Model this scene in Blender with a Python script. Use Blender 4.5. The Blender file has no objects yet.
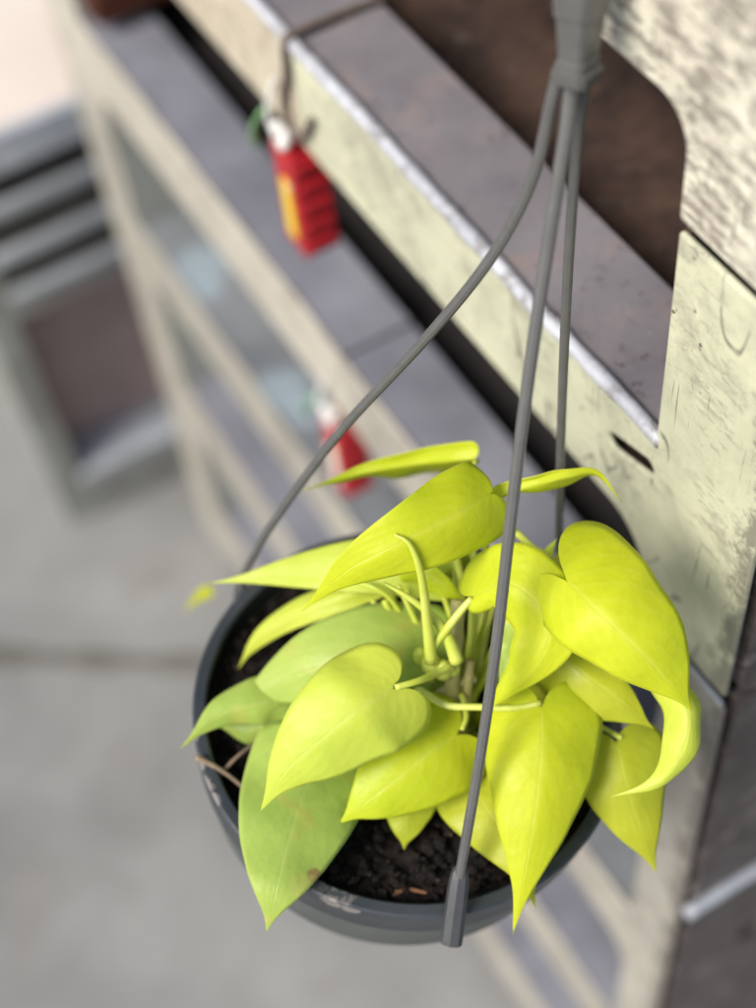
import bpy, bmesh, math, random
from mathutils import Vector, Matrix, noise
random.seed(7)
S = 0.26                      # metres per calibration unit
GZ = 6.19 * S                 # height of the camera above the ground

# ------------------------------------------------------------- camera, sky, sun, exposure
scn = bpy.context.scene
def n3(v): return Vector(v).normalized()
UP = n3((-152, 1076, 1482))
EY = n3((-1366, 1849, -1482)); EY = n3(EY - UP * EY.dot(UP))
EX = EY.cross(UP)
RW = Matrix((EX, EY, UP))     # camera space -> world space
CAM = Vector((0, 0, GZ))
cam_d = bpy.data.cameras.new('camera'); cam = bpy.data.objects.new('camera', cam_d)
scn.collection.objects.link(cam); scn.camera = cam
cam.matrix_world = Matrix.Translation(CAM) @ RW.to_4x4()
cam_d.sensor_fit = 'VERTICAL'; cam_d.sensor_height = 36; cam_d.lens = 1482 / 1008 * 36
cam_d.clip_start = 0.02; cam_d.clip_end = 500
cam_d.dof.use_dof = True; cam_d.dof.focus_distance = 0.575; cam_d.dof.aperture_fstop = 3.3
cam_d.dof.aperture_blades = 0
wd = bpy.data.worlds.new('World'); scn.world = wd; wd.use_nodes = True
SUN_EL, SUN_AZ = math.radians(47), math.radians(-102)     # azimuth measured from +Y towards +X
nt = wd.node_tree; sky = nt.nodes.new('ShaderNodeTexSky'); sky.sky_type = 'NISHITA'
sky.sun_disc = False; sky.sun_elevation = SUN_EL; sky.sun_rotation = SUN_AZ
sky.air_density = 1.0; sky.dust_density = 3.0; sky.ozone_density = 1.0
nt.links.new(sky.outputs[0], nt.nodes['Background'].inputs[0]); nt.nodes['Background'].inputs[1].default_value = 0.105
sd = bpy.data.lights.new('sun', 'SUN'); sd.energy = 3.0; sd.angle = math.radians(26); sd.color = (1, .95, .87)
sun = bpy.data.objects.new('sun', sd); scn.collection.objects.link(sun)
sdir = Vector((math.sin(SUN_AZ) * math.cos(SUN_EL), math.cos(SUN_AZ) * math.cos(SUN_EL), math.sin(SUN_EL)))
sun.rotation_euler = sdir.to_track_quat('Z', 'Y').to_euler()
sun.location = (0, 0, 5)
scn.view_settings.view_transform = 'Standard'; scn.view_settings.look = 'None'
scn.view_settings.exposure = 0.42; scn.view_settings.gamma = 1
scn.cycles.max_bounces = 8

# ------------------------------------------------------------- helpers
def W(x, y, z): return Vector((x * S, y * S, GZ + z * S))     # calibration units -> world
def P(x, y, d):                                                # picture position and depth -> world
    v = Vector(((x - 378) / 1482 * d, (504 - y) / 1482 * d, -d)); return CAM + RW @ v
def tag(o, label=None, cat=None, group=None, kind=None):
    for k, v in (('label', label), ('category', cat), ('group', group), ('kind', kind)):
        if v: o[k] = v
    return o
def link(name, bm, mat, parent=None, smooth=True):
    me = bpy.data.meshes.new(name)
    bmesh.ops.recalc_face_normals(bm, faces=bm.faces)
    bm.to_mesh(me); bm.free()
    if mat: me.materials.append(mat)
    for p in me.polygons: p.use_smooth = smooth
    o = bpy.data.objects.new(name, me); scn.collection.objects.link(o)
    if parent:
        o.parent = parent; o.matrix_parent_inverse = Matrix.Translation(-base_of(parent))
    return o
def base_of(p):
    v = Vector(p.location); q = p.parent
    return v if not q else v + Vector((0, 0, 0))
def empty(name, loc):
    o = bpy.data.objects.new(name, None); o.location = loc; o.empty_display_size = .02
    scn.collection.objects.link(o); return o
def bevel(o, w, seg=2, ang=30):
    m = o.modifiers.new('bevel', 'BEVEL'); m.width = w; m.segments = seg; m.limit_method = 'ANGLE'
    m.angle_limit = math.radians(ang); m.harden_normals = False
    return o
def autosmooth(o, ang=35):
    me = o.data
    bm = bmesh.new(); bm.from_mesh(me)
    for e in bm.edges:
        if len(e.link_faces) == 2 and e.calc_face_angle(0) > math.radians(ang): e.smooth = False
    bm.to_mesh(me); bm.free()
def box(bm, lo, hi, sub=0):
    r = bmesh.ops.create_cube(bm, size=1)
    c = (Vector(lo) + Vector(hi)) / 2; d = Vector(hi) - Vector(lo)
    for v in r['verts']: v.co = Vector((v.co.x * d.x, v.co.y * d.y, v.co.z * d.z)) + c
    return r['verts']
def ubox(bm, x0, x1, y0, y1, z0, z1): return box(bm, W(x0, y0, z0), W(x1, y1, z1))
def catmull(pts, n):
    pts = [Vector(p) for p in pts]
    if len(pts) < 3: return [pts[0].lerp(pts[-1], i / (n - 1)) for i in range(n)]
    q = [2 * pts[0] - pts[1]] + pts + [2 * pts[-1] - pts[-2]]; out = []
    for i in range(n):
        t = i / (n - 1) * (len(pts) - 1); k = min(int(t), len(pts) - 2); u = t - k
        a, b, c, d = q[k], q[k + 1], q[k + 2], q[k + 3]
        out.append(.5 * ((2 * b) + (c - a) * u + (2 * a - 5 * b + 4 * c - d) * u * u + (3 * b - a - 3 * c + d) * u ** 3))
    return out
def tube(bm, pts, rad, seg=12, flat=1.0, ref=None, cap=True):
    """sweep an ellipse along pts; rad is a number or list"""
    rings = []; prev = None
    for i, p in enumerate(pts):
        t = (pts[min(i + 1, len(pts) - 1)] - pts[max(i - 1, 0)]).normalized()
        if prev is None:
            a = Vector(ref) if ref is not None else (Vector((0, 0, 1)) if abs(t.z) < .9 else Vector((1, 0, 0)))
        else: a = prev
        a = (a - t * a.dot(t)).normalized(); prev = a; b = t.cross(a)
        r = rad[i] if isinstance(rad, (list, tuple)) else rad
        rings.append([bm.verts.new(p + a * math.cos(k * 2 * math.pi / seg) * r * flat + b * math.sin(k * 2 * math.pi / seg) * r) for k in range(seg)])
    for i in range(len(rings) - 1):
        for k in range(seg):
            bm.faces.new((rings[i][k], rings[i][(k + 1) % seg], rings[i + 1][(k + 1) % seg], rings[i + 1][k]))
    if cap:
        bm.faces.new(rings[0][::-1]); bm.faces.new(rings[-1])
    return rings

# ------------------------------------------------------------- materials
SPOTS = {}
class M:
    def __init__(s, name, rough=.5, spec=.5, metal=0.):
        s.m = bpy.data.materials.new(name); s.m.use_nodes = True; s.t = s.m.node_tree
        s.b = s.t.nodes['Principled BSDF']; s.b.inputs['Roughness'].default_value = rough
        s.b.inputs['Specular IOR Level'].default_value = spec; s.b.inputs['Metallic'].default_value = metal
        s.co = s.t.nodes.new('ShaderNodeTexCoord').outputs['Object']
    def N(s, t, **k):
        n = s.t.nodes.new(t)
        for a, v in k.items(): setattr(n, a, v)
        return n
    def L(s, a, b): s.t.links.new(a, b)
    def map(s, sc=(1, 1, 1), rot=(0, 0, 0), co=None):
        n = s.N('ShaderNodeMapping'); n.inputs['Scale'].default_value = sc; n.inputs['Rotation'].default_value = rot
        s.L(co or s.co, n.inputs[0]); return n.outputs[0]
    def noise(s, scale, detail=5, rough=.6, co=None, dist=0):
        n = s.N('ShaderNodeTexNoise'); n.inputs['Scale'].default_value = scale; n.inputs['Detail'].default_value = detail
        n.inputs['Roughness'].default_value = rough; n.inputs['Distortion'].default_value = dist
        s.L(co or s.co, n.inputs['Vector']); return n.outputs['Fac']
    def ramp(s, f, *st):
        n = s.N('ShaderNodeValToRGB'); cr = n.color_ramp
        while len(cr.elements) < len(st): cr.elements.new(.5)
        for e, (p, c) in zip(cr.elements, st):
            e.position = p; e.color = (c, c, c, 1) if isinstance(c, (int, float)) else (*c, 1)
        s.L(f, n.inputs[0]); return n.outputs[0]
    def mix(s, f, a, b, mode='MIX'):
        n = s.N('ShaderNodeMix', data_type='RGBA', blend_type=mode)
        if isinstance(f, (int, float)): n.inputs[0].default_value = f
        else: s.L(f, n.inputs[0])
        for i, v in ((6, a), (7, b)):
            if isinstance(v, tuple): n.inputs[i].default_value = (*v, 1)
            else: s.L(v, n.inputs[i])
        return n.outputs[2]
    def math(s, op, a, b=None):
        n = s.N('ShaderNodeMath', operation=op)
        for i, v in enumerate((a, b)):
            if v is None: continue
            if isinstance(v, (int, float)): n.inputs[i].default_value = v
            else: s.L(v, n.inputs[i])
        return n.outputs[0]
    def col(s, c):
        if isinstance(c, tuple): s.b.inputs['Base Color'].default_value = (*c, 1)
        else: s.L(c, s.b.inputs['Base Color'])
    def rough(s, c): s.L(c, s.b.inputs['Roughness'])
    def spot(s, c, centre, rad, colr, st=.9):
        d = s.N('ShaderNodeVectorMath', operation='DISTANCE'); s.L(s.co, d.inputs[0]); d.inputs[1].default_value = tuple(centre)
        q = s.math('DIVIDE', d.outputs['Value'], rad); q = s.math('ADD', q, s.math('MULTIPLY', s.math('SUBTRACT', s.noise(160, 4, .7), .5), 1.6))
        return s.mix(s.ramp(q, (.75, st), (1., 0)), c, colr)
    def bump(s, h, st=.3, d=.001):
        n = s.N('ShaderNodeBump'); n.inputs['Strength'].default_value = st; n.inputs['Distance'].default_value = d
        s.L(h, n.inputs['Height'])
        if s.b.inputs['Normal'].links: s.L(s.b.inputs['Normal'].links[0].from_socket, n.inputs['Normal'])
        s.L(n.outputs[0], s.b.inputs['Normal']); return n

def paint(name, base, base2, grime, wear, rough=.5, streak=True):
    """old chipped enamel: two paint tones, soft grime, slanted scratches, bare spots"""
    m = M(name, rough, .45)
    c = m.mix(m.ramp(m.noise(16, 4), (.35, 0), (.65, 1)), base, base2)
    c = m.mix(m.ramp(m.noise(45, 8, .7, dist=.6), (.45, 0), (.68, .55)), c, tuple(v * .78 for v in base2))
    # slanted scuffs
    sc = m.noise(1, 7, .75, co=m.map((70, 75, 250), (math.radians(8), 0, 0)))
    f = m.ramp(sc, (.545 - wear * .04, 0), (.575 - wear * .04, .3 + .5 * wear))
    patch = m.ramp(m.noise(14, 5, .65, dist=.6), (.48 - wear * .09, 0), (.58 - wear * .08, 1))
    f = m.math('MULTIPLY', f, patch)
    c = m.mix(f, c, grime)
    # blotchy grey rubbing
    c = m.mix(m.math('MULTIPLY', m.ramp(m.noise(26, 7, .7, dist=1.), (.5 - wear * .03, 0), (.62, .6)), patch), c, tuple(v * 1.3 for v in grime))
    # long wandering scratches: contour lines of a stretched noise
    ln = m.math('ABSOLUTE', m.math('SUBTRACT', m.noise(1, 1.5, .4, co=m.map((30, 34, 9), (math.radians(15), 0, 0))), .5))
    lf = m.math('MULTIPLY', m.ramp(ln, (0, .9), (.004, .7), (.008, 0)), m.ramp(m.noise(30, 3, .6), (.52, 0), (.58, 1)))
    c = m.mix(lf, c, tuple(v * .6 for v in grime))
    # thin hair scratches
    s2 = m.noise(1, 2, .5, co=m.map((60, 900, 25), (math.radians(22), 0, 0)))
    f2 = m.math('MULTIPLY', m.ramp(s2, (.66, 0), (.69, .8)), m.ramp(m.noise(24, 2), (.5, 0), (.56, 1)))
    c = m.mix(f2, c, tuple(v * .45 for v in grime))
    # large dull rubbed areas
    c = m.mix(m.ramp(m.noise(7, 6, .65, dist=.8), (.50, 0), (.66, .38 + .1 * wear)), c, tuple(v * 1.15 for v in grime))
    # chips
    ch = m.noise(140, 3, .6)
    f3 = m.math('MULTIPLY', m.ramp(ch, (.66, 0), (.69, 1)), m.ramp(m.noise(18, 3), (.5, 0), (.62, 1)))
    c = m.mix(f3, c, (.14, .11, .10))
    sp = m.N('ShaderNodeSeparateXYZ'); m.L(m.co, sp.inputs[0])
    mr = m.N('ShaderNodeMapRange'); mr.inputs[1].default_value = .885 * S; mr.inputs[2].default_value = .975 * S
    mr.inputs[3].default_value = .34; mr.inputs[4].default_value = 0; m.L(sp.outputs[1], mr.inputs[0])
    ew = m.ramp(m.math('ADD', m.noise(38, 8, .75), mr.outputs[0]), (.66, 0), (.76, .85))
    c = m.mix(ew, c, tuple(v * .8 for v in grime))
    m.col(c)
    m.rough(m.ramp(m.noise(30, 5), (.3, rough - .1), (.7, rough + .15)))
    m.bump(m.noise(60, 8, .7), .3, .0015)
    m.bump(m.noise(9, 3, .5), .35, .012)
    m.bump(m.math('SUBTRACT', 1, m.math('ADD', f, f3)), .5, .0006)
    return m.m
cream = paint('cream_paint', (.62, .62, .45), (.55, .56, .41), (.24, .23, .18), .2)
cream_white = paint('pale_worn_paint', (.78, .75, .62), (.70, .66, .54), (.22, .19, .16), 1.1)
beige = paint('beige_worn_paint', (.62, .57, .44), (.55, .49, .38), (.34, .27, .20), .8)
grey_white = paint('greyed_worn_paint', (.44, .42, .36), (.37, .355, .30), (.20, .18, .16), .4)
off_white = paint('off_white_worn_paint', (.56, .53, .45), (.47, .44, .37), (.26, .23, .20), .35)
side_grey = paint('weathered_side_steel', (.50, .43, .405), (.40, .345, .325), (.07, .055, .05), .9)

def ledge_mat():
    m = M('stained_grey_steel', .42, .5)
    c = m.mix(m.ramp(m.noise(14, 6, .65), (.35, 0), (.65, 1)), (.16, .152, .172), (.225, .212, .228))
    c = m.mix(m.ramp(m.noise(30, 8, .7, dist=.7), (.52, 0), (.66, .7)), c, (.27, .215, .21))
    c = m.mix(m.ramp(m.noise(70, 6, .7, dist=1.2), (.60, 0), (.67, .9)), c, (.07, .055, .06))
    c = m.mix(m.ramp(m.noise(260, 2), (.77, 0), (.79, .7)), c, (.55, .54, .55))
    m.col(c); m.rough(m.ramp(m.noise(40, 6), (.3, .3), (.7, .6))); m.bump(m.noise(90, 7, .7), .3, .0008)
    return m.m
ledge_m = ledge_mat()
def ledge2():
    m = M('bluish_grey_steel', .45, .5)
    c = m.mix(m.ramp(m.noise(9, 5, .6), (.35, 0), (.65, 1)), (.15, .155, .185), (.25, .255, .295))
    c = m.mix(m.ramp(m.noise(24, 6, .7, dist=.7), (.58, 0), (.72, .5)), c, (.20, .19, .20))
    m.col(c); m.bump(m.noise(60, 6, .7), .3, .001); return m.m
ledge2_m = ledge2()
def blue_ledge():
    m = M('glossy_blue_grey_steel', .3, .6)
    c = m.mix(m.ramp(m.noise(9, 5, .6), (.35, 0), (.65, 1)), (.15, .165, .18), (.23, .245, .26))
    for cx_, cy_, r in ((1.12, 3.86, .030), (1.09, 3.74, .018), (1.08, 3.16, .028), (1.12, 3.03, .022)):  # pale blue sky reflections, painted into the ledge colour
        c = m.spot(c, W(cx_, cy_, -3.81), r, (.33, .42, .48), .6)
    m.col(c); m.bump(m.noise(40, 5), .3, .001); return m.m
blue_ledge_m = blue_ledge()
def rust_mat(name, a, b, c3):
    m = M(name, .8, .2)
    c = m.mix(m.ramp(m.noise(22, 7, .7), (.35, 0), (.65, 1)), a, b)
    c = m.mix(m.ramp(m.noise(60, 6, .7), (.58, 0), (.75, .7)), c, c3)
    m.col(c); m.bump(m.noise(80, 8, .75), .6, .002); return m.m
rust = rust_mat('rusty_tray_steel', (.035, .024, .022), (.10, .062, .046), (.17, .14, .125))
rust_red = rust_mat('red_rust', (.06, .02, .012), (.09, .03, .018), (.05, .03, .025))
grey_in = rust_mat('grey_green_inner_steel', (.34, .36, .33), (.42, .43, .40), (.24, .23, .21))
dark_in = rust_mat('shade_toned_inner_steel', (.03, .028, .03), (.045, .04, .04), (.06, .045, .04))  # near-black steel, the shade of the interior put into its colour
def lip_mat():
    m = M('bare_rolled_steel_edge', .5, .5, .1)
    c = m.mix(m.ramp(m.noise(30, 6, .7), (.35, 0), (.6, 1)), (.36, .37, .41), (.56, .58, .63))
    c = m.mix(m.ramp(m.noise(70, 6, .75, dist=.8), (.52, 0), (.60, .85)), c, (.22, .20, .19))
    m.col(c); m.bump(m.noise(120, 5), .3, .0006); return m.m
lip_m = lip_mat()
dull_lip = None
def ground_mat():
    m = M('worn_concrete', .8, .3)
    c = m.mix(m.ramp(m.noise(2.5, 6, .6), (.35, 0), (.65, 1)), (.17, .17, .165), (.29, .295, .29))
    c = m.mix(m.ramp(m.noise(5, 5, .6, dist=.5), (.55, 0), (.7, .7)), c, (.17, .15, .13))
    c = m.mix(m.ramp(m.noise(180, 3), (.6, 0), (.75, .5)), c, (.16, .16, .16))
    m.col(c); m.bump(m.noise(120, 8, .7), .5, .003); return m.m
ground_m = ground_mat()
def plain(name, c, rough=.5, var=.2, sc=40, bump=.15, spec=.5):
    m = M(name, rough, spec)
    m.col(m.mix(m.ramp(m.noise(sc, 6, .65), (.35, 0), (.65, 1)), tuple(v * (1 - var) for v in c), tuple(min(1, v * (1 + var)) for v in c)))
    m.bump(m.noise(sc * 3, 5), bump, .0006); m.rough(m.ramp(m.noise(sc * .7, 4), (.3, max(.05, rough - .08)), (.7, rough + .1)))
    return m.m
farlip_m = plain('pale_blue_grey_steel', (.33, .36, .40), .5, .2, 12)
hang_m = plain('grey_hanger_plastic', (.10, .10, .097), .32, .08, 120, .08)
clip_m = plain('dark_clip_plastic', (.05, .053, .057), .42, .1, 120, .08)
def pot_mat():
    m = M('slate_pot_plastic', .36, .5)
    c = m.mix(m.ramp(m.noise(30, 5), (.35, 0), (.65, 1)), (.030, .037, .044), (.05, .058, .066))
    c = m.mix(m.ramp(m.noise(20, 7, .7, dist=.4), (.58, 0), (.66, .7)), c, (.36, .31, .28))
    for x, y, d, r in ((196, 765, .638, .006), (203, 785, .633, .007), (214, 800, .63, .005), (330, 905, .612, .007), (350, 912, .612, .006), (193, 735, .645, .004)):
        c = m.spot(c, P(x, y, d), r * .8, (.30, .27, .25), .65)
    m.col(c); m.bump(m.noise(200, 4), .1, .0005); return m.m
pot_m = pot_mat()
pot2_m = plain('grey_green_pot_plastic', (.085, .095, .09), .45, .15, 30)
def soil_mat():
    m = M('dark_potting_soil', .85, .25)
    c = m.mix(m.ramp(m.noise(160, 5, .7), (.4, 0), (.7, 1)), (.005, .004, .004), (.022, .015, .012))
    c = m.mix(m.ramp(m.noise(330, 2), (.68, 0), (.73, .9)), c, (.13, .08, .05))
    m.col(c); m.bump(m.noise(300, 4), 1, .002); return m.m
soil_m = soil_mat()
twig_m = plain('dry_root', (.30, .22, .15), .7, .2, 150)
bark_m = plain('orange_bark_chip', (.22, .10, .05), .8, .3, 150)
red_m = plain('red_plastic', (.42, .012, .02), .45, .15, 60)
white_m = plain('white_cord', (.70, .70, .68), .7, .1, 100)
green_m = plain('green_tape', (.20, .42, .18), .6, .15, 80)
wire_m = plain('brown_wire', (.13, .10, .085), .6, .2, 100)
def sticker():
    m = M('yellow_and_white_sticker', .5)
    w = m.noise(30, 1, .3, co=m.map((1, 1, 1.2)))
    m.col(m.mix(m.ramp(w, (.47, 0), (.53, 1)), (.80, .60, .05), (.82, .78, .70))); return m.m
sticker_m = sticker()
far_m = paint('grey_green_far_steel', (.34, .35, .325), (.27, .28, .26), (.12, .11, .10), .7)
farlip_m = plain('pale_blue_grey_steel', (.38, .41, .45), .5, .2, 12)
def pinktop():
    m = M('pale_pink_top', .7)
    c = m.mix(m.ramp(m.noise(3, 4), (.35, 0), (.65, 1)), (.60, .50, .44), (.68, .61, .53))  # two pale pink tones mixed by noise
    m.col(c); m.bump(m.noise(40, 5), .3, .002); return m.m
pink_m = pinktop()
brown_in = rust_mat('brown_stained_back_sheet', (.38, .28, .255), (.45, .35, .33), (.24, .17, .16))

def leaf_mat(name, c1, c2, c3, trans=.48, blot=0.):
    """c1 main, c2 patchier second tone, c3 veins and margin"""
    m = M(name, .42, .4)
    uv = m.N('ShaderNodeUVMap', uv_map='leaf').outputs[0]
    sep = m.N('ShaderNodeSeparateXYZ'); m.L(uv, sep.inputs[0]); s_, w_ = sep.outputs[0], sep.outputs[1]
    aw = m.math('ABSOLUTE', m.math('SUBTRACT', w_, .5))            # 0 midrib .. .5 margin
    c = m.mix(m.ramp(m.noise(28, 4, .6), (.3, 0), (.7, 1)), c1, c2)
    c = m.mix(m.ramp(m.noise(220, 4, .7), (.48, 0), (.75, .22)), c, tuple(v * .72 for v in c2))
    c = m.mix(m.ramp(m.noise(9, 3, .5), (.42, 0), (.66, .5)), c, (c2[0] * .82, c2[1] * .96, c2[2]))
    # pinnate veins sweeping forward
    vein = m.math('SINE', m.math('SUBTRACT', m.math('MULTIPLY', s_, 46.), m.math('MULTIPLY', m.math('POWER', aw, 1.2), 50.)))
    vf = m.ramp(vein, (.3, 0), (1, .09))
    c = m.mix(vf, c, c3)
    mid = m.ramp(aw, (0, .6), (.02, .3), (.07, 0))
    c = m.mix(m.math('MULTIPLY', mid, .6), c, c3)
    mar = m.ramp(aw, (.485, 0), (.498, .7))  # paler leaf margin, with a rim light effect painted in
    c = m.mix(mar, c, c3)
    if blot:
        c = m.mix(m.ramp(m.noise(34, 5, .65, dist=.6), (.58, 0), (.68, blot)), c, (.55, .53, .12))
        c = m.mix(m.ramp(m.noise(75, 3, .6), (.73, 0), (.76, .8)), c, (.30, .16, .05))
        for x, y, d, r in ((315, 874, .6, .004), (278, 905, .597, .0015)):
            c = m.spot(c, P(x, y, d), r, (.34, .20, .09), .85)
            c = m.spot(c, P(x - 12, y + 14, d), r * 1.8, (.62, .60, .16), .5)
    m.col(c)
    m.rough(m.ramp(m.noise(50, 4), (.3, .36), (.7, .52)))
    m.bump(m.noise(30, 4, .55), .6, .0035)
    m.bump(vein, .05, .0004)
    m.bump(m.math('SUBTRACT', 0., mid), .4, .0007)
    m.b.inputs['Subsurface Weight'].default_value = 0
    tr = m.N('ShaderNodeBsdfTranslucent'); m.L(m.mix(.5, c, c1, 'MIX'), tr.inputs[0])
    if m.b.inputs['Normal'].links: m.L(m.b.inputs['Normal'].links[0].from_socket, tr.inputs['Normal'])
    mx = m.N('ShaderNodeMixShader'); mx.inputs[0].default_value = trans
    out = [x for x in m.t.nodes if x.type == 'OUTPUT_MATERIAL'][0]
    m.L(m.b.outputs[0], mx.inputs[1]); m.L(tr.outputs[0], mx.inputs[2]); m.L(mx.outputs[0], out.inputs[0])
    return m.m
neon = leaf_mat('neon_leaf', (.76, .80, .03), (.69, .75, .03), (.83, .85, .18))
lime = leaf_mat('lime_leaf', (.72, .80, .12), (.78, .82, .11), (.84, .87, .26))
green = leaf_mat('older_green_leaf', (.40, .55, .11), (.52, .63, .12), (.60, .69, .22), .35, .8)
olive = leaf_mat('olive_leaf', (.55, .58, .03), (.48, .52, .03), (.62, .65, .09), .35)
def stem_mat():
    m = M('lime_stalk', .35)
    m.col(m.mix(m.ramp(m.noise(40, 3), (.35, 0), (.65, 1)), (.46, .54, .05), (.60, .64, .14)))
    m.bump(m.noise(150, 3), .2, .0004); return m.m
stem_m = stem_mat()
stem_brown = plain('old_stalk', (.36, .33, .12), .5, .3, 50)

# ------------------------------------------------------------- ground
bm = bmesh.new(); bmesh.ops.create_grid(bm, x_segments=1, y_segments=1, size=40)
g = link('ground', bm, ground_m); tag(g, 'worn grey concrete floor of the yard', None, kind='structure')
bm = bmesh.new()
jp = [W(-6, 8.4, -6.19), W(-1.5, 5.25, -6.19), W(-.22, 4.38, -6.19), W(.56, 3.83, -6.19), W(1.8, 3.0, -6.19), W(6, .1, -6.19)]
tube(bm, [p + Vector((0, 0, .004)) for p in catmull(jp, 40)], [.011 + .004 * math.sin(i * 1.7) for i in range(40)], 8, flat=.35, ref=(0, 0, 1))
j = link('floor_joint', bm, plain('dark_joint_filler', (.12, .115, .10), .9, .3, 30)); tag(j, 'dark filled joint across the concrete floor', kind='structure')

# ------------------------------------------------------------- stacked steel rack
def loop_verts(bm, pts): 
    vs = [bm.verts.new(p) for p in pts]
    return [bm.edges.new((vs[i], vs[(i + 1) % len(vs)])) for i in range(len(vs))]
def arc(cx, cz, r, a0, a1, n=8):
    return [(cx + r * math.cos(math.radians(a0 + (a1 - a0) * i / n)), cz + r * math.sin(math.radians(a0 + (a1 - a0) * i / n))) for i in range(n + 1)]
def capsule(y, z, dy, dz, r, n=8):
    a = math.degrees(math.atan2(dz, dy)); L = 1
    return arc(y + dy, z + dz, r, a - 90, a + 90, n) + arc(y - dy, z - dz, r, a + 90, a + 270, n)
def plate(name, outline, holes, fx, th, mat, parent, axis='x', bev=.0016):
    """flat plate in the YZ plane at x=fx (or XZ plane at y=fx), th thick going inwards"""
    bm = bmesh.new()
    conv = (lambda a, z: W(fx, a, z)) if axis == 'x' else (lambda a, z: W(a, fx, z))
    ed = loop_verts(bm, [conv(*p) for p in outline])
    for h in holes: ed += loop_verts(bm, [conv(*p) for p in h])
    bmesh.ops.triangle_fill(bm, edges=ed, use_beauty=True)
    bmesh.ops.dissolve_limit(bm, angle_limit=.01, verts=bm.verts, edges=bm.edges)
    r = bmesh.ops.extrude_face_region(bm, geom=list(bm.faces))
    mv = Vector((th * S, 0, 0)) if axis == 'x' else Vector((0, th * S, 0))
    for v in [g_ for g_ in r['geom'] if isinstance(g_, bmesh.types.BMVert)]: v.co += mv
    o = link(name, bm, mat, parent, smooth=False)
    bevel(o, bev); return o
Y0, YS, Y1 = .89, 2.42, 4.55
def lip(parent, a, b, r, mat=None, name='rolled_edge'):
    bm = bmesh.new(); n = 60; pts = []
    for i in range(n):
        p = W(*a).lerp(W(*b), i / (n - 1))
        p += Vector((noise.noise(p * 30), noise.noise(p * 30 + Vector((5, 5, 5))), noise.noise(p * 30 + Vector((9, 1, 4))))) * .0008
        pts.append(p)
    tube(bm, pts, [r * S * (1 + .18 * noise.noise(p * 60)) for p in pts], 10)
    return link(name, bm, mat or lip_m, parent)

def tier(k, top, fx, lab, near_mat, far_mat_, ledge_mt, pw=.255, bh=.285, slot=False, drop=.945, inner=rust, rr=.11, lr=.006, lm=None, rim=False):
    root = empty('rack_tier', W(fx, Y0, top - drop))
    tag(root, lab, 'metal rack', 'stacked tiers of the steel rack')
    bt = top - (.461 if k == 1 else .47); bb = bt - bh; zb = top - drop; r = rr; rt = .05
    # near half of the front: post and beam in one pressed sheet
    o1 = [(Y0, top), (Y0 + pw, top)] + [(Y0 + pw, bt), (YS, bt), (YS, bb)]
    o1 += arc(Y0 + pw + r, bb - r, r, 90, 180) + [(Y0 + pw, zb), (Y0, zb)]
    holes = []
    if slot: holes.append(capsule(1.205, bt - .10, .045, -.015, .017))
    plate('front_frame', o1, holes, fx, .012, near_mat, root)
    fp = .36
    o2 = [(YS + .006, bt), (Y1 - fp, bt), (Y1 - fp, top), (Y1, top), (Y1, zb), (Y1 - fp, zb)]
    o2 += [(a, b) for a, b in arc(Y1 - fp - r, bb - r, r, 0, 90)] + [(YS + .006, bb)]
    plate('front_frame', o2, [], fx, .012, far_mat_, root)
    # ledge behind the beam, two sheets with a seam
    for (a, b) in ((Y0 + .02, YS - .004), (YS + .01, Y1 - .02)):
        bm = bmesh.new(); ubox(bm, fx + .0125, fx + .225, a, b, bt - .03, bt - .001)
        bevel(link('shelf_ledge', bm, ledge_mt, root, False), .001)
    for (a, b) in ((Y0 + pw - .01, YS - .006), (YS + .012, Y1 - fp)):
        lip(root, (fx + .006, a, bt + .001), (fx + .006, b, bt + .001), lr, lm)
    bm = bmesh.new(); ubox(bm, fx + .205, fx + .225, Y0 + .02, Y1 - .02, bt - .16, bt - .031)
    link('ledge_riser', bm, inner, root, False)
    # recessed tray, back sheet, ends
    bm = bmesh.new(); ubox(bm, fx + .036, fx + 2.0, Y0 + .02, Y1 - .02, bt - .19, bt - .161)
    link('tray', bm, inner, root, False)
    bm = bmesh.new(); ubox(bm, fx + 2.0, fx + 2.03, Y0, Y1, zb, top)
    link('back_sheet', bm, inner, root, False)
    hz = [capsule(fx + .42, top - 1.13 + .5, .1, 0, .07)] if slot == 'hole' else []
    plate('end_panel', [(fx + .036, top), (fx + 1.998, top), (fx + 1.998, zb), (fx + .036, zb)], hz, Y0 - .002, .03, side_grey, root, 'y')
    plate('end_panel', [(fx + .036, top), (fx + 1.998, top), (fx + 1.998, zb), (fx + .036, zb)], [], Y1 - .03, .03, side_grey, root, 'y')
    # bottom rim of the end panel
    if k >= 1:
        for (ya, yb) in ((Y1 - fp - .001, Y1 - fp + .012), (Y0 + pw - .012, Y0 + pw + .001)):
            for (za, zc) in ((bt + .004, top), (zb, bb)):
                bm = bmesh.new(); ubox(bm, fx + .0128, fx + .30, ya, yb, za, zc); link('post_return', bm, grey_in if k > 1 else rust, root, False)
    if k >= 2: lip(root, (fx + .006, Y0 + .01, top + .004), (fx + .006, Y0 + pw, top + .001), .006, farlip_m)
    if rim: lip(root, (fx + .01, Y0 - .016, zb - .075), (fx + 2.0, Y0 - .016, zb - .075), .016, farlip_m)
    return root
T0 = tier(0, -.495, .997, 'topmost tier of the steel rack, its pale paint scuffed with dark slanting scratches', cream_white, cream_white, ledge_m, rr=.065, drop=.93)
T1 = tier(1, -1.449, 1.0, 'cream steel rack tier behind the hanger, with a slotted corner post beside the plant', cream, beige, ledge_m, slot=True, lr=.015, drop=.936)
T2 = tier(2, -2.44, 1.006, 'steel rack tier just under the slotted one, dark gap behind its bluish grey ledge', grey_white, off_white, ledge2_m, pw=.17, inner=dark_in, rim=True, drop=.918, bh=.28, lm=off_white)
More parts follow.
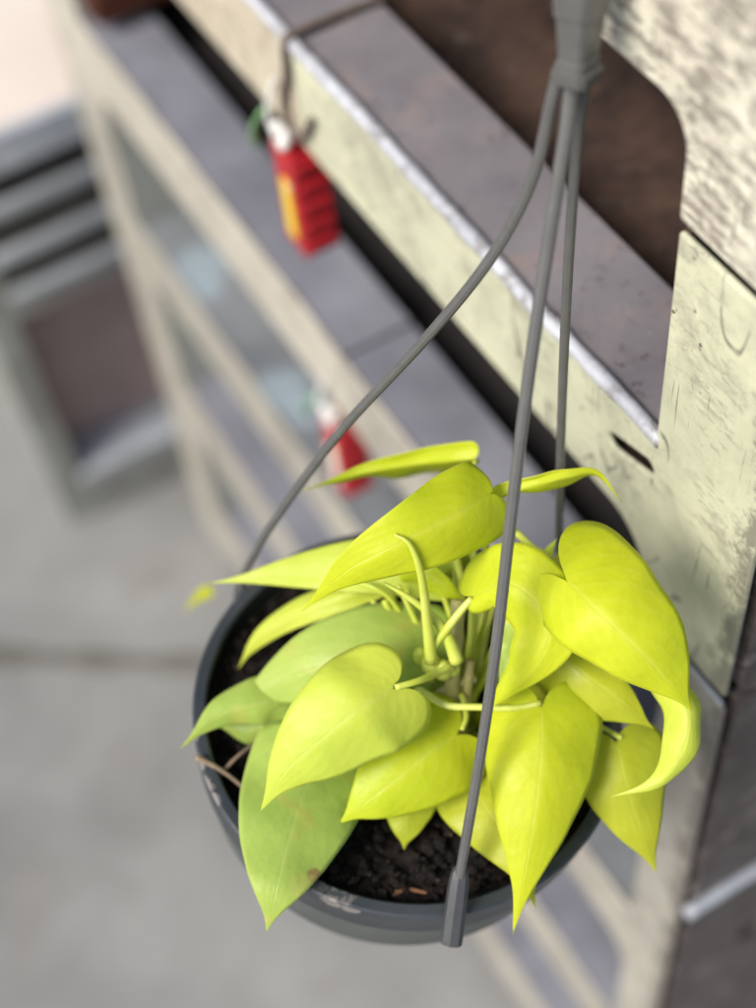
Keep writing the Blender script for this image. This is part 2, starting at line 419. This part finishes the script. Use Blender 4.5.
T3 = tier(3, -3.345, 1.006, 'steel rack tier with pale blue sky reflections painted on its ledge, fourth from the top', grey_white, grey_white, blue_ledge_m, pw=.16, inner=grey_in, slot='hole', bh=.27, lm=off_white)
T4 = tier(4, -4.29, 1.006, 'steel rack tier second from the floor, plain grey ledge', grey_white, grey_white, ledge2_m, pw=.16, inner=grey_in, lm=off_white)
T5 = tier(5, -5.228, 1.0, 'bottom tier of the steel rack standing on the concrete', grey_white, grey_white, ledge2_m, pw=.16, inner=grey_in, lm=off_white)
for r_ in (T0,):
    bm = bmesh.new(); ubox(bm, 1.02, 3.0, .9, 4.54, -.53, -.5); link('top_sheet', bm, side_grey, r_, False)
# rusty corner on the far end of the second tier's ledge
bm = bmesh.new(); ubox(bm, 1.03, 1.32, 4.04, 4.16, -2.86, -2.74)
bevel(link('rusted_corner_block', bm, rust_red, T2, False), .004)

# ------------------------------------------------------------- wire ties and red tags hanging from the beams
def red_tag(zt, lab, dx=0):
    root = empty('hanging_tag', W(.99, 2.5, zt))
    tag(root, lab, 'tag', 'red tags hanging from the rack beams')
    bm = bmesh.new(); ubox(bm, .975, 1.07, 2.455, 2.56, zt - .31, zt)
    # ribs on the near face and the front
    for i in range(5):
        z = zt - .035 - i * .06
        ubox(bm, .985, 1.066, 2.447, 2.46, z - .015, z + .015)
    bevel(link('tag_body', bm, red_m, root, False), .002)
    bm = bmesh.new(); ubox(bm, .968, .9745, 2.48, 2.522, zt - .26, zt - .09); link('sticker', bm, sticker_m, root, False)
    bm = bmesh.new()
    for i in range(3):
        r = bmesh.ops.create_icosphere(bm, subdivisions=2, radius=.017 * S)
        o = W(.975 + .012 * (i % 2), 2.50 + .012 * (i - 2), zt + .04 + .014 * ((i * 7) % 3))
        for v in r['verts']: v.co += o
    link('cord_knot', bm, white_m, root)
    bm = bmesh.new(); tube(bm, catmull([W(.975, 2.50, zt), W(.965, 2.52, zt + .1), W(.985, 2.50, zt + .2)], 12), .006 * S, 8)
    link('cord', bm, white_m, root)
    bm = bmesh.new(); tube(bm, catmull([W(.965, 2.54, zt + .10), W(.95, 2.58, zt + .03), W(.96, 2.61, zt - .05)], 10), .013 * S, 8, flat=.4)
    link('tape_end', bm, green_m, root)
    return root
red_tag(-2.25, 'red ribbed plastic tag with yellow and white sticker, hanging below the upper beam')
red_tag(-3.25, 'blurred red tag lower down, partly hidden behind the hanger wire and a leaf')
bm = bmesh.new()
tube(bm, catmull([W(1.23, 2.41, -1.9), W(1.15, 2.415, -1.895), W(1.03, 2.41, -1.89), W(.99, 2.41, -1.9), W(.988, 2.43, -2.0), W(.99, 2.47, -2.10), W(.985, 2.44, -2.16), W(.985, 2.38, -2.13), W(.987, 2.33, -2.05)], 50), .0085 * S, 8)
o = link('tie_wire', bm, wire_m); tag(o, 'thin brown wire looped over the seam of the upper ledge', 'wire')

# ------------------------------------------------------------- far rack at left
FR = empty('low_rack', W(.45, 4.94, -6.19)); tag(FR, 'blurred grey metal rack in the background with stacked trays and pale pink top', 'metal rack')
def fb(name, mat, *a):
    bm = bmesh.new(); ubox(bm, *a); return bevel(link(name, bm, mat, FR, False), .002)
fb('top_panel', pink_m, .40, 2.6, 4.95, 9.5, -3.80, -3.75)
fb('top_rail', farlip_m, .40, 2.6, 4.90, 4.949, -3.86, -3.74)
fb('corner_post', far_m, .40, .54, 4.93, 5.10, -6.19, -3.862)
for z0, z1 in ((-3.95, -3.862), (-4.19, -4.06), (-4.42, -4.30), (-4.70, -4.53)):
    fb('tray_front', far_m, .542, 2.5, 4.92, 4.945, z0, z1)
    fb('tray_rim', farlip_m, .542, 2.5, 4.895, 4.918, z1 - .05, z1 + .004)
fb('back_sheet', brown_in, .542, 2.5, 5.16, 5.18, -6.1, -4.70)
fb('slot_shade_sheet', dark_in, .542, 2.5, 5.10, 5.13, -4.69, -3.87)  # dark sheet standing in for the shade inside the tray slots
fb('sill', farlip_m, .542, 2.5, 4.90, 5.155, -5.90, -5.84)
fb('sill_front', far_m, .542, 2.5, 4.905, 4.94, -6.18, -5.905)
fb('side_sheet', far_m, .42, .45, 5.102, 9.4, -6.19, -3.81)
bm = bmesh.new(); bmesh.ops.create_cone(bm, segments=32, radius1=.07, radius2=.055, depth=.03, cap_ends=True)
for v in bm.verts: v.co += W(.75, 6.15, -3.745) + Vector((0, 0, .016))
o = bevel(link('saucer', bm, farlip_m, None, False), .004); tag(o, 'small blurred grey saucer on the pale pink rack top', 'saucer')

# ------------------------------------------------------------- hanging pot
PR = .0968                                       # outer rim radius
PC = P(410, 707, .664)                           # centre of the rim circle
PN = Vector((.155, -.09, 1)).normalized()
PU = PN.cross(Vector((0, 1, 0))).normalized(); PV = PN.cross(PU).normalized()
def onpot(r, a, h): return PC + (PU * math.cos(a) + PV * math.sin(a)) * r + PN * h
pot_root = empty('hanging_pot', onpot(0, 0, -.085)); tag(pot_root, 'round slate grey plastic pot hanging on three grey rods in front of the rack', 'plant pot')
def lathe(name, prof, mat, parent, seg=96):
    bm = bmesh.new(); rings = []
    for r, h in prof: rings.append([bm.verts.new(onpot(r, 2 * math.pi * k / seg, h)) for k in range(seg)])
    for i in range(len(rings) - 1):
        for k in range(seg): bm.faces.new((rings[i][k], rings[i][(k + 1) % seg], rings[i + 1][(k + 1) % seg], rings[i + 1][k]))
    return link(name, bm, mat, parent)
o = lathe('pot_rim', [(PR - .0062, -.016), (PR - .0062, -.001), (PR - .0052, .0), (PR - .001, .0), (PR, -.001), (PR - .0008, -.0035), (PR - .0016, -.0045), (PR - .0016, -.021), (PR - .0022, -.0222), (PR - .005, -.0222)], pot_m, pot_root); autosmooth(o)
o = lathe('pot_body', [(PR - .0072, -.012), (PR - .0105, -.055), (PR - .022, -.082), (PR - .026, -.085), (.0, -.085), (.0, -.088), (PR - .025, -.088), (PR - .018, -.084), (PR - .0075, -.055), (PR - .0046, -.0217)], pot2_m, pot_root); autosmooth(o)

# soil: heaped disc and crumbs
bm = bmesh.new(); NR, NA = 26, 90; SR = PR - .0078
cen = bm.verts.new(onpot(0, 0, -.009)); rings = []
for i in range(1, NR + 1):
    r = SR * i / NR; ring = []
    for k in range(NA):
        a = 2 * math.pi * k / NA; p = onpot(r, a, 0)
        h = -.013 + .004 * noise.noise(p * 60) + .0035 * noise.noise(p * 170)
        ring.append(bm.verts.new(p + PN * h))
    rings.append(ring)
for k in range(NA): bm.faces.new((cen, rings[0][k], rings[0][(k + 1) % NA]))
for i in range(NR - 1):
    for k in range(NA): bm.faces.new((rings[i][k], rings[i + 1][k], rings[i + 1][(k + 1) % NA], rings[i][(k + 1) % NA]))
for _ in range(2200):
    r = SR * math.sqrt(random.random()) * .985; a = random.random() * 6.283; s = random.uniform(.0005, .0026)
    p = onpot(r, a, -.0125 + .004 * random.random())
    q = bmesh.ops.create_icosphere(bm, subdivisions=1, radius=s)
    st = Vector((random.uniform(.5, 1.6), random.uniform(.5, 1.6), random.uniform(.4, 1)))
    for v in q['verts']: v.co = Vector((v.co.x * st.x, v.co.y * st.y, v.co.z * st.z)) * random.uniform(.8, 1.2) + p
soil = link('potting_soil', bm, soil_m, None, False); tag(soil, 'dark crumbly potting soil filling the hanging pot', 'soil', kind='stuff')

def twig(name, pts, r, mat, lab, cat, group=None):
    bm = bmesh.new(); c = catmull([P(*p) for p in pts], 24)
    tube(bm, c, [r * (1 - .5 * i / 23) for i in range(24)], 7)
    tag(link(name, bm, mat), lab, cat, group)

# ------------------------------------------------------------- hanger rods
AP = (577, 78, .492)
def rod(path, d0, d1, r0, r1, n=60):
    """path of picture points from hook (depth d0) to joint (depth d1); depth runs as on a real rod"""
    L = [0]
    for a, b in zip(path, path[1:]): L.append(L[-1] + math.hypot(a[0] - b[0], a[1] - b[1]))
    pts = [P(p[0], p[1], 1 / (1 / d0 + (1 / d1 - 1 / d0) * l / L[-1])) for p, l in zip(path, L)]
    c = catmull(pts, n); bm = bmesh.new()
    rad = [r0 + (r1 - r0) * i / (n - 1) for i in range(n)]
    tube(bm, c, rad, 10, flat=.9)
    o = link('hanger_rod', bm, hang_m, pot_root); autosmooth(o, 25); return o
def depth_of(p): return -((RW.transposed() @ (p - CAM)).z)
rod([(459, 880), (466, 840), (482, 745), (497, 640), (513, 500), (531, 360), (552, 220), (566, 130), (572, 72)], .604, .494, .0021, .0026)
rod([(240, 585), (250, 562), (276, 518), (340, 432), (420, 345), (474, 281), (510, 227), (536, 168), (552, 100), (561, 66)], .693, .492, .0019, .0026)
rod([(560, 590), (559, 540), (561, 440), (565, 330), (571, 220), (579, 130), (588, 66)], .70, .497, .0019, .0023)
# clip on the front of the rim, gripping it
bm = bmesh.new()
c0, c1 = P(451, 944, .6085), P(460, 874, .6045)
tube(bm, catmull([c0, c0.lerp(c1, .2), c0.lerp(c1, .85), c1, P(462, 868, .6045)], 14), [.0044, .0046, .0046, .0046, .0046, .0045, .0044, .0042, .0040, .0038, .0036, .0034, .0031, .0026], 8, flat=.8)
o = link('rim_clip', bm, clip_m, pot_root); autosmooth(o, 25)
for (x, y, d) in ((242, 580, .692), (560, 585, .70)):
    bm = bmesh.new(); a = P(x, y, d); tube(bm, [a, a - PN * .012, a - PN * .024], [.003, .0044, .0044], 8, flat=.8)
    link('rim_clip', bm, clip_m, pot_root)
# joint block where the rods meet: flared, with collar
def slab(bm, rings_):
    """rings_: list of (centre, axis_a, axis_b, half_a, half_b); chamfered rectangles"""
    rs = []
    for c, a, b, ha, hb in rings_:
        ch = min(ha, hb) * .28
        pts = [(ha, hb - ch), (ha - ch, hb), (-ha + ch, hb), (-ha, hb - ch), (-ha, -hb + ch), (-ha + ch, -hb), (ha - ch, -hb), (ha, -hb + ch)]
        rs.append([bm.verts.new(c + a * x + b * y) for x, y in pts])
    for i in range(len(rs) - 1):
        for k in range(8): bm.faces.new((rs[i][k], rs[i][(k + 1) % 8], rs[i + 1][(k + 1) % 8], rs[i + 1][k]))
    bm.faces.new(rs[0][::-1]); bm.faces.new(rs[-1])
J0, J1 = P(576, 84, .494), P(585, -30, .470)
ax = (J1 - J0).normalized()
ja = Vector((.9, .43, 0)); ja = (ja - ax * ja.dot(ax)).normalized(); jb = ax.cross(ja)
bm = bmesh.new()
def jr(t, ha, hb): return (J0 + (J1 - J0) * t, ja, jb, ha, hb)
slab(bm, [jr(0, .0052, .0044), jr(.03, .0072, .0062), jr(.14, .0078, .0068), jr(.145, .0068, .0052), jr(.24, .0069, .0053), jr(.245, .0063, .0048), jr(.62, .0078, .0060), jr(.63, .0086, .0066), jr(1.0, .0098, .0075), jr(1.5, .0100, .0078), jr(1.9, .006, .005)])
o = link('joint_block', bm, hang_m, pot_root, False); bevel(o, .0006)
# a raised web on the block and hook above it, over the top edge of the rack
JT = J0 + (J1 - J0) * 1.85
bm = bmesh.new()
hk = [JT, JT + Vector((.004, .0, .03)), W(.88, 1.75, -.52), W(.93, 1.77, -.40), W(1.0, 1.79, -.36), W(1.06, 1.80, -.42), W(1.08, 1.80, -.49)]
tube(bm, catmull(hk, 50), .0042, 12); link('hook', bm, hang_m, pot_root)

# ------------------------------------------------------------- the plant
plant = empty('philodendron', onpot(.01, 0, -.012)); tag(plant, 'neon yellow green heart leaved philodendron growing in the hanging pot', 'potted plant')
EDGE = [(.02, 0), (-.09, .13), (-.16, .34), (-.16, .60), (-.09, .84), (.04, .98), (.19, 1.0), (.34, .92), (.49, .77), (.63, .58), (.755, .35), (.85, .165), (.92, .07), (.97, .025), (1.0, 0)]
INNER = [(.02, 0), (.0, .3), (.06, .6), (.2, .8), (.45, 1), (.66, .95), (.82, .66), (.92, .34), (.97, .14), (1.0, 0)]
BROAD = [(.02, 0), (-.12, .13), (-.22, .34), (-.245, .6), (-.17, .86), (.0, 1.0), (.2, .99), (.40, .87), (.56, .70), (.70, .48), (.81, .27), (.89, .125), (.95, .05), (.985, .02), (1.0, 0)]
def leaf(mid, wa, wb, da=0., db=0., cup=0., mat=neon, lobe=1., curl=0., wave=.0012, mid_s=None, label=None, name='leaf', ea=EDGE, eb=EDGE):
    """mid: petiole end -> tip as picture position and depth; wa / wb half widths either side; da/db depth of the margins"""
    ctr = catmull([P(*p) for p in mid], 41)
    px = catmull([Vector((p[0], p[1], p[2])) for p in mid], 41)
    def C(s):
        if s < 0: return ctr[0] + (ctr[0] - ctr[3]) / .075 * (-s)
        t = s * 40; k = min(int(t), 39); return ctr[k].lerp(ctr[k + 1], t - k)
    def CP(s):
        t = max(0, s) * 40; k = min(int(t), 39); return px[k].lerp(px[k + 1], t - k)
    gd = (px[-1] - px[0]); gd.z = 0; gd.normalize()
    L = (Vector(mid[-1]) - Vector(mid[0])); L.z = 0; L = max(L.length, 1)
    bm = bmesh.new(); uvl = bm.loops.layers.uv.new('leaf'); NJ = 11
    seed = mid[0][0] * .13 + mid[0][1] * .07
    uvs = {}
    grids = []
    for side, w, dd, E_ in ((1, wa, da, ea), (-1, wb, db, eb)):
        edge = catmull([Vector((a, b, 0)) for a, b in E_], 57)
        grid = []
        for i, e in enumerate(edge):
            t = i / 56; row = []
            ms = t ** 1.15
            for jn in range(NJ):
                f = jn / (NJ - 1)
                es = e.x if e.x > 0 else e.x * lobe
                s = ms * (1 - f) + es * f; ww = e.y * f
                # local lateral direction
                q0, q1 = CP(max(0, s - .05)), CP(min(1, max(0, s) + .05))
                td = q1 - q0; td.z = 0
                td = (td.normalized() * .6 + gd * .4).normalized() if td.length > 1e-4 else gd
                lat = Vector((td.y, -td.x, 0)) * side
                cp = CP(s)
                ep = P(cp.x + lat.x * w * .5, cp.y + lat.y * w * .5, cp.z + dd * (.15 + .35 * min(1, max(0, ww))))
                latv = (ep - P(cp.x, cp.y, cp.z)) * 2
                base = C(s)
                T = (C(min(1, s + .04)) - C(max(0, s) - .04)).normalized()
                nrm = T.cross(latv).normalized() * side
                if nrm.dot(CAM - base) < 0: nrm = -nrm
                pos = base + latv * ww
                pos += nrm * (.55 * cup * ww * ww + curl * max(0, ww - .45) ** 2 * 4)
                pos += latv * (.012 * noise.noise(Vector((s * 9, seed, side * 3.))) * f ** 6)
                pos += nrm * (.0022 * noise.noise(Vector((s * 3.2, seed + side * 2.5, ww))) * ww * 1.5)
                pos += nrm * (wave * math.sin(6.5 * s + seed + side) * ww * ww + .0007 * math.sin(19 * s + seed * 3) * ww)
                v = bm.verts.new(pos); uvs[v] = (s, .5 + side * .5 * f * (e.y > .001 or f == 0) if True else 0)
                row.append(v)
            grid.append(row)
        grids.append(grid)
        for i in range(len(edge) - 1):
            for jn in range(NJ - 1):
                try: bm.faces.new((grid[i][jn], grid[i + 1][jn], grid[i + 1][jn + 1], grid[i][jn + 1]))
                except ValueError: pass
    for fc in bm.faces:
        for lp in fc.loops: lp[uvl].uv = uvs[lp.vert]
    bmesh.ops.remove_doubles(bm, verts=bm.verts, dist=.00003)
    o = link(name, bm, mat, plant)
    sm = o.modifiers.new('thickness', 'SOLIDIFY'); sm.thickness = .00045; sm.offset = 0
    if label: o['label'] = label
    return o
def stalk(pts, r0, r1, mat=stem_m, name='stalk', n=26):
    bm = bmesh.new(); c = catmull([P(*p) for p in pts], n)
    tube(bm, c, [r0 + (r1 - r0) * i / (n - 1) for i in range(n)], 9)
    return link(name, bm, mat, plant)

# side a = screen right for a leaf whose tip points down / below for a tip pointing left / above for a tip pointing right
leaf([(492, 493, .594), (455, 515, .580), (400, 543, .574), (345, 572, .582), (302, 611, .598)], 46, 42, .008, -.002, -.006, neon, .25)   # 1 
leaf([(474, 459, .640), (420, 464, .648), (360, 474, .652), (304, 490, .658)], 8, 16, .03, -.004, .0, neon, .2)   # 2 
leaf([(496, 497, .607), (530, 487, .602), (565, 478, .600), (597, 474, .602), (622, 502, .606)], 10, 7, -.002, .014, -.002, neon, .2)            # 3 thin arching leaf
leaf([(445, 574, .640), (385, 570, .640), (300, 574, .648), (211, 583, .655)], 26, 38, -.002, .006, -.003, lime, .3, ea=BROAD, eb=BROAD)   # 4 
leaf([(402, 573, .655), (350, 593, .652), (290, 618, .662), (254, 645, .672), (237, 671, .680)], 16, 16, .0, .008, .0, lime, .3)                # 5 narrow leaf under it
leaf([(436, 664, .632), (390, 658, .626), (330, 664, .626), (276, 684, .636), (232, 706, .644)], 52, 60, .004, .010, -.004, green, .5, ea=BROAD, eb=BROAD, label='older green leaf with yellowed end')   # 6 
leaf([(300, 700, .644), (262, 704, .636), (218, 716, .634), (180, 749, .630)], 24, 30, .002, .008, -.003, green, .3)   # 7 
leaf([(300, 708, .650), (275, 724, .650), (245, 730, .652), (212, 723, .655)], 26, 14, .008, .0, .0, green, .2)   # 8 
leaf([(394, 688, .590), (360, 708, .583), (320, 740, .585), (285, 772, .590), (260, 812, .598)], 60, 60, .006, .006, -.008, lime, .9)   # 9 
leaf([(458, 734, .618), (430, 752, .611), (395, 780, .609), (365, 803, .611), (338, 824, .616)], 56, 58, .004, .006, -.006, neon, .8)   # 10 
leaf([(322, 748, .628), (304, 790, .618), (288, 840, .604), (276, 890, .594), (267, 931, .598)], 66, 66, .006, .006, -.004, green, .3, ea=BROAD, eb=BROAD, label='green leaf with brown spots hanging over the rim')   # 11 
leaf([(405, 770, .634), (407, 800, .630), (405, 828, .630), (404, 850, .632)], 34, 28, .004, .004, 0, olive, .3)   # 12 
leaf([(462, 775, .632), (490, 815, .620), (520, 860, .610), (535, 908, .612)], 46, 40, .004, .004, -.003, olive, .4)   # 13 
leaf([(541, 706, .606), (541, 750, .598), (536, 800, .596), (527, 860, .598), (513, 934, .604)], 62, 60, .010, .010, -.004, neon, .9)   # 14 
leaf([(566, 580, .578), (598, 612, .566), (636, 648, .565), (668, 682, .572), (691, 710, .580)], 74, 50, .012, .008, -.006, neon, .9, ea=BROAD)   # 15 
leaf([(676, 678, .594), (688, 708, .586), (685, 745, .585), (660, 782, .590), (611, 797, .598)], 14, 30, .008, .01, .0, lime, .1)   # 16 
leaf([(616, 742, .625), (624, 778, .620), (638, 825, .622), (656, 872, .630)], 48, 48, .008, .006, -.004, olive, .6, ea=BROAD, eb=BROAD)   # 17 duller olive, its shade put into the leaf colour 
leaf([(560, 655, .614), (592, 680, .610), (625, 705, .611), (654, 729, .616)], 30, 42, .004, .008, -.003, olive, .5)                          # 18
leaf([(472, 597, .600), (512, 584, .587), (548, 622, .583), (536, 668, .588), (490, 708, .604)], 44, 34, .004, .010, .002, neon, .5, eb=INNER, ea=BROAD)   # 19 
leaf([(408, 566, .625), (430, 576, .622), (450, 590, .622), (468, 606, .626)], 12, 16, .0, .006, 0, neon, .2)                                 # 20
leaf([(440, 745, .650), (436, 722, .648), (440, 700, .646), (450, 670, .646)], 38, 26, .0, .0, 0, green, .4)                                  # 21 dark leaf under stalks
leaf([(524, 612, .625), (516, 640, .622), (506, 665, .622), (498, 690, .626)], 16, 16, .0, .0, 0, green, .3)                                  # 22
leaf([(536, 575, .622), (542, 562, .619), (549, 550, .617), (557, 538, .618)], 7, 10, .0, .004, 0, lime, .2)                                  # 23 sprout
leaf([(212, 590, .83), (204, 594, .84), (194, 601, .85), (184, 614, .86)], 6, 7, .0, .004, 0, olive, .2)   # 24 
leaf([(575, 560, .66), (560, 566, .655), (540, 570, .65), (520, 572, .65)], 12, 12, .0, .004, 0, olive, .2)                                  # 25
leaf([(450, 575, .655), (425, 560, .652), (400, 552, .652), (375, 552, .655)], 16, 14, .0, .004, 0, lime, .2)                                # 26
# rolled new leaves
stalk([(394, 534, .572), (410, 545, .572), (421, 575, .580), (427, 620, .598), (431, 662, .612)], .0005, .0027, stem_m, 'rolled_leaf')
stalk([(384, 583, .600), (405, 595, .600), (430, 614, .604), (447, 636, .608), (457, 662, .612)], .0006, .0030, stem_m, 'rolled_leaf')
# leaf stalks running down to the crown
CR = [(440, 735, .672), (462, 742, .675), (452, 722, .670)]
for pts, r0, r1, mt in [
    ([(494, 496, .600), (504, 503, .604), (508, 530, .612), (495, 600, .635), (470, 680, .655), CR[1]], .0008, .0016, stem_m),
    ([(475, 460, .640), (468, 500, .635), (474, 560, .636), (470, 640, .65), CR[1]], .0009, .0017, stem_m),
    ([(497, 498, .607), (488, 530, .615), (480, 600, .63), (466, 670, .65), CR[2]], .0009, .0017, stem_m),
    ([(432, 576, .640), (445, 600, .640), (455, 650, .648), CR[0]], .0010, .0016, stem_m),
    ([(402, 573, .655), (415, 600, .645), (425, 640, .650), CR[0]], .0010, .0016, stem_m),
    ([(345, 580, .640), (375, 588, .634), (395, 605, .636), (412, 640, .645), CR[0]], .0009, .0015, stem_m),
    ([(432, 662, .640), (440, 680, .645), CR[2]], .0012, .0018, stem_m),
    ([(395, 687.5, .5905), (418, 681, .594), (436, 674, .606), (452, 668, .616), (458, 690, .64), CR[1]], .0013, .0020, stem_m),
    ([(541, 703, .606), (515, 708, .608), (478, 707, .610), (445, 705, .612), (418, 690, .618), (425, 712, .64), CR[0]], .0013, .0018, stem_m),
    ([(462, 730, .618), (466, 715, .622), (460, 695, .63), CR[2]], .0010, .0016, stem_m),
    ([(472, 598, .6005), (460, 612, .602), (446, 630, .605), (430, 652, .612), (432, 680, .635), CR[0]], .0014, .0026, stem_m),
    ([(335, 750, .636), (380, 735, .645), (420, 725, .66), CR[0]], .0010, .0015, stem_m),
    ([(570, 584, .583), (545, 582, .605), (515, 610, .62), (480, 680, .65), CR[1]], .0012, .0018, stem_m),
    ([(556, 655, .614), (520, 670, .63), (490, 700, .65), CR[1]], .0012, .0018, stem_m),
    ([(622, 738, .625), (580, 720, .64), (520, 720, .655), CR[1]], .0012, .0018, stem_m),
    ([(674, 700, .592), (655, 672, .61), (580, 700, .64), CR[1]], .0012, .0018, stem_m),
    ([(448, 532, .628), (457, 560, .628), (462, 600, .634), (456, 650, .645), CR[2]], .0014, .0022, stem_m),
    ([(462, 520, .640), (470, 550, .640), (480, 580, .642), (476, 640, .65), CR[1]], .0012, .0020, stem_m),
    ([(458, 600, .620), (456, 640, .622), (452, 690, .628), (454, 745, .66)], .0030, .0034, stem_brown),
    ([(470, 660, .626), (467, 690, .630), (462, 735, .645), (458, 760, .66)], .0024, .0022, stem_brown),
    ([(418, 716, .64), (432, 698, .632), (455, 684, .628), (475, 678, .63)], .0016, .0022, stem_brown),
    ([(548, 572, .622), (546, 556, .618), (533, 548, .614), (516, 533, .612), (505, 530, .62)], .0012, .0018, stem_m),
    ([(392, 590, .64), (398, 620, .645), (400, 650, .65), CR[0]], .0012, .0015, stem_m),
    ([(418, 560, .64), (440, 590, .642), (462, 640, .648), CR[1]], .0012, .0018, stem_m),
]: stalk(pts, r0, r1, mt)
# swollen node and pale sheath
bm = bmesh.new()
for (x, y, d, r) in ((431, 664, .617, .0042), (443, 670, .618, .0040), (421, 656, .62, .0034), (452, 668, .62, .0034)):
    q = bmesh.ops.create_icosphere(bm, subdivisions=3, radius=r)
    c = P(x, y, d)
    for v in q['verts']: v.co = Vector((v.co.x, v.co.y, v.co.z * 1.5)) + c
link('stem_node', bm, stem_m, plant)
leaf([(425, 700, .650), (415, 720, .648), (400, 745, .650), (380, 765, .655)], 36, 34, .006, .006, 0, green, .4)   # 31
leaf([(500, 700, .650), (515, 720, .648), (530, 750, .650), (545, 800, .655)], 40, 34, .006, .006, 0, olive, .4)   # 32
leaf([(470, 560, .665), (450, 545, .665), (425, 540, .667), (400, 548, .670)], 16, 12, .006, .006, 0, olive, .2)   # 33
for (x0, y0, d0, x1, y1, d1) in ((500, 560, .640, 465, 720, .66), (492, 590, .645, 470, 720, .66), (440, 560, .65, 452, 715, .66), (372, 600, .645, 430, 700, .655), (408, 590, .640, 428, 700, .65), (425, 575, .648, 440, 700, .655), (485, 530, .652, 474, 690, .66), (412, 640, .638, 440, 700, .65), (500, 640, .638, 470, 700, .65), (455, 545, .634, 462, 690, .652), (470, 570, .63, 458, 700, .65), (384, 600, .636, 432, 690, .652), (398, 585, .632, 436, 680, .65)):
    mx_, my_ = (x0 + x1) / 2 + random.uniform(-9, 9), (y0 + y1) / 2
    stalk([(x0, y0, d0), (mx_, my_, (d0 + d1) / 2 - .004), (x1, y1, d1)], .0009 + random.random() * .0005, .0018, stem_m)
twig('dry_root', [(196, 757, .636), (214, 766, .638), (232, 778, .640), (252, 796, .641)], .0014, twig_m, 'pale dry root crossing the soil and rim at the left edge of the pot', 'root', 'dry bits on the soil')
twig('dry_root', [(220, 775, .641), (236, 758, .645), (252, 745, .650)], .0011, twig_m, 'short pale root on the soil beneath the small green leaf at left', 'root', 'dry bits on the soil')
twig('bark_chip', [(392, 894, .624), (410, 890, .626), (427, 893, .625)], .0014, bark_m, 'orange brown bark chip on the soil near the front clip', 'bark chip', 'dry bits on the soil')
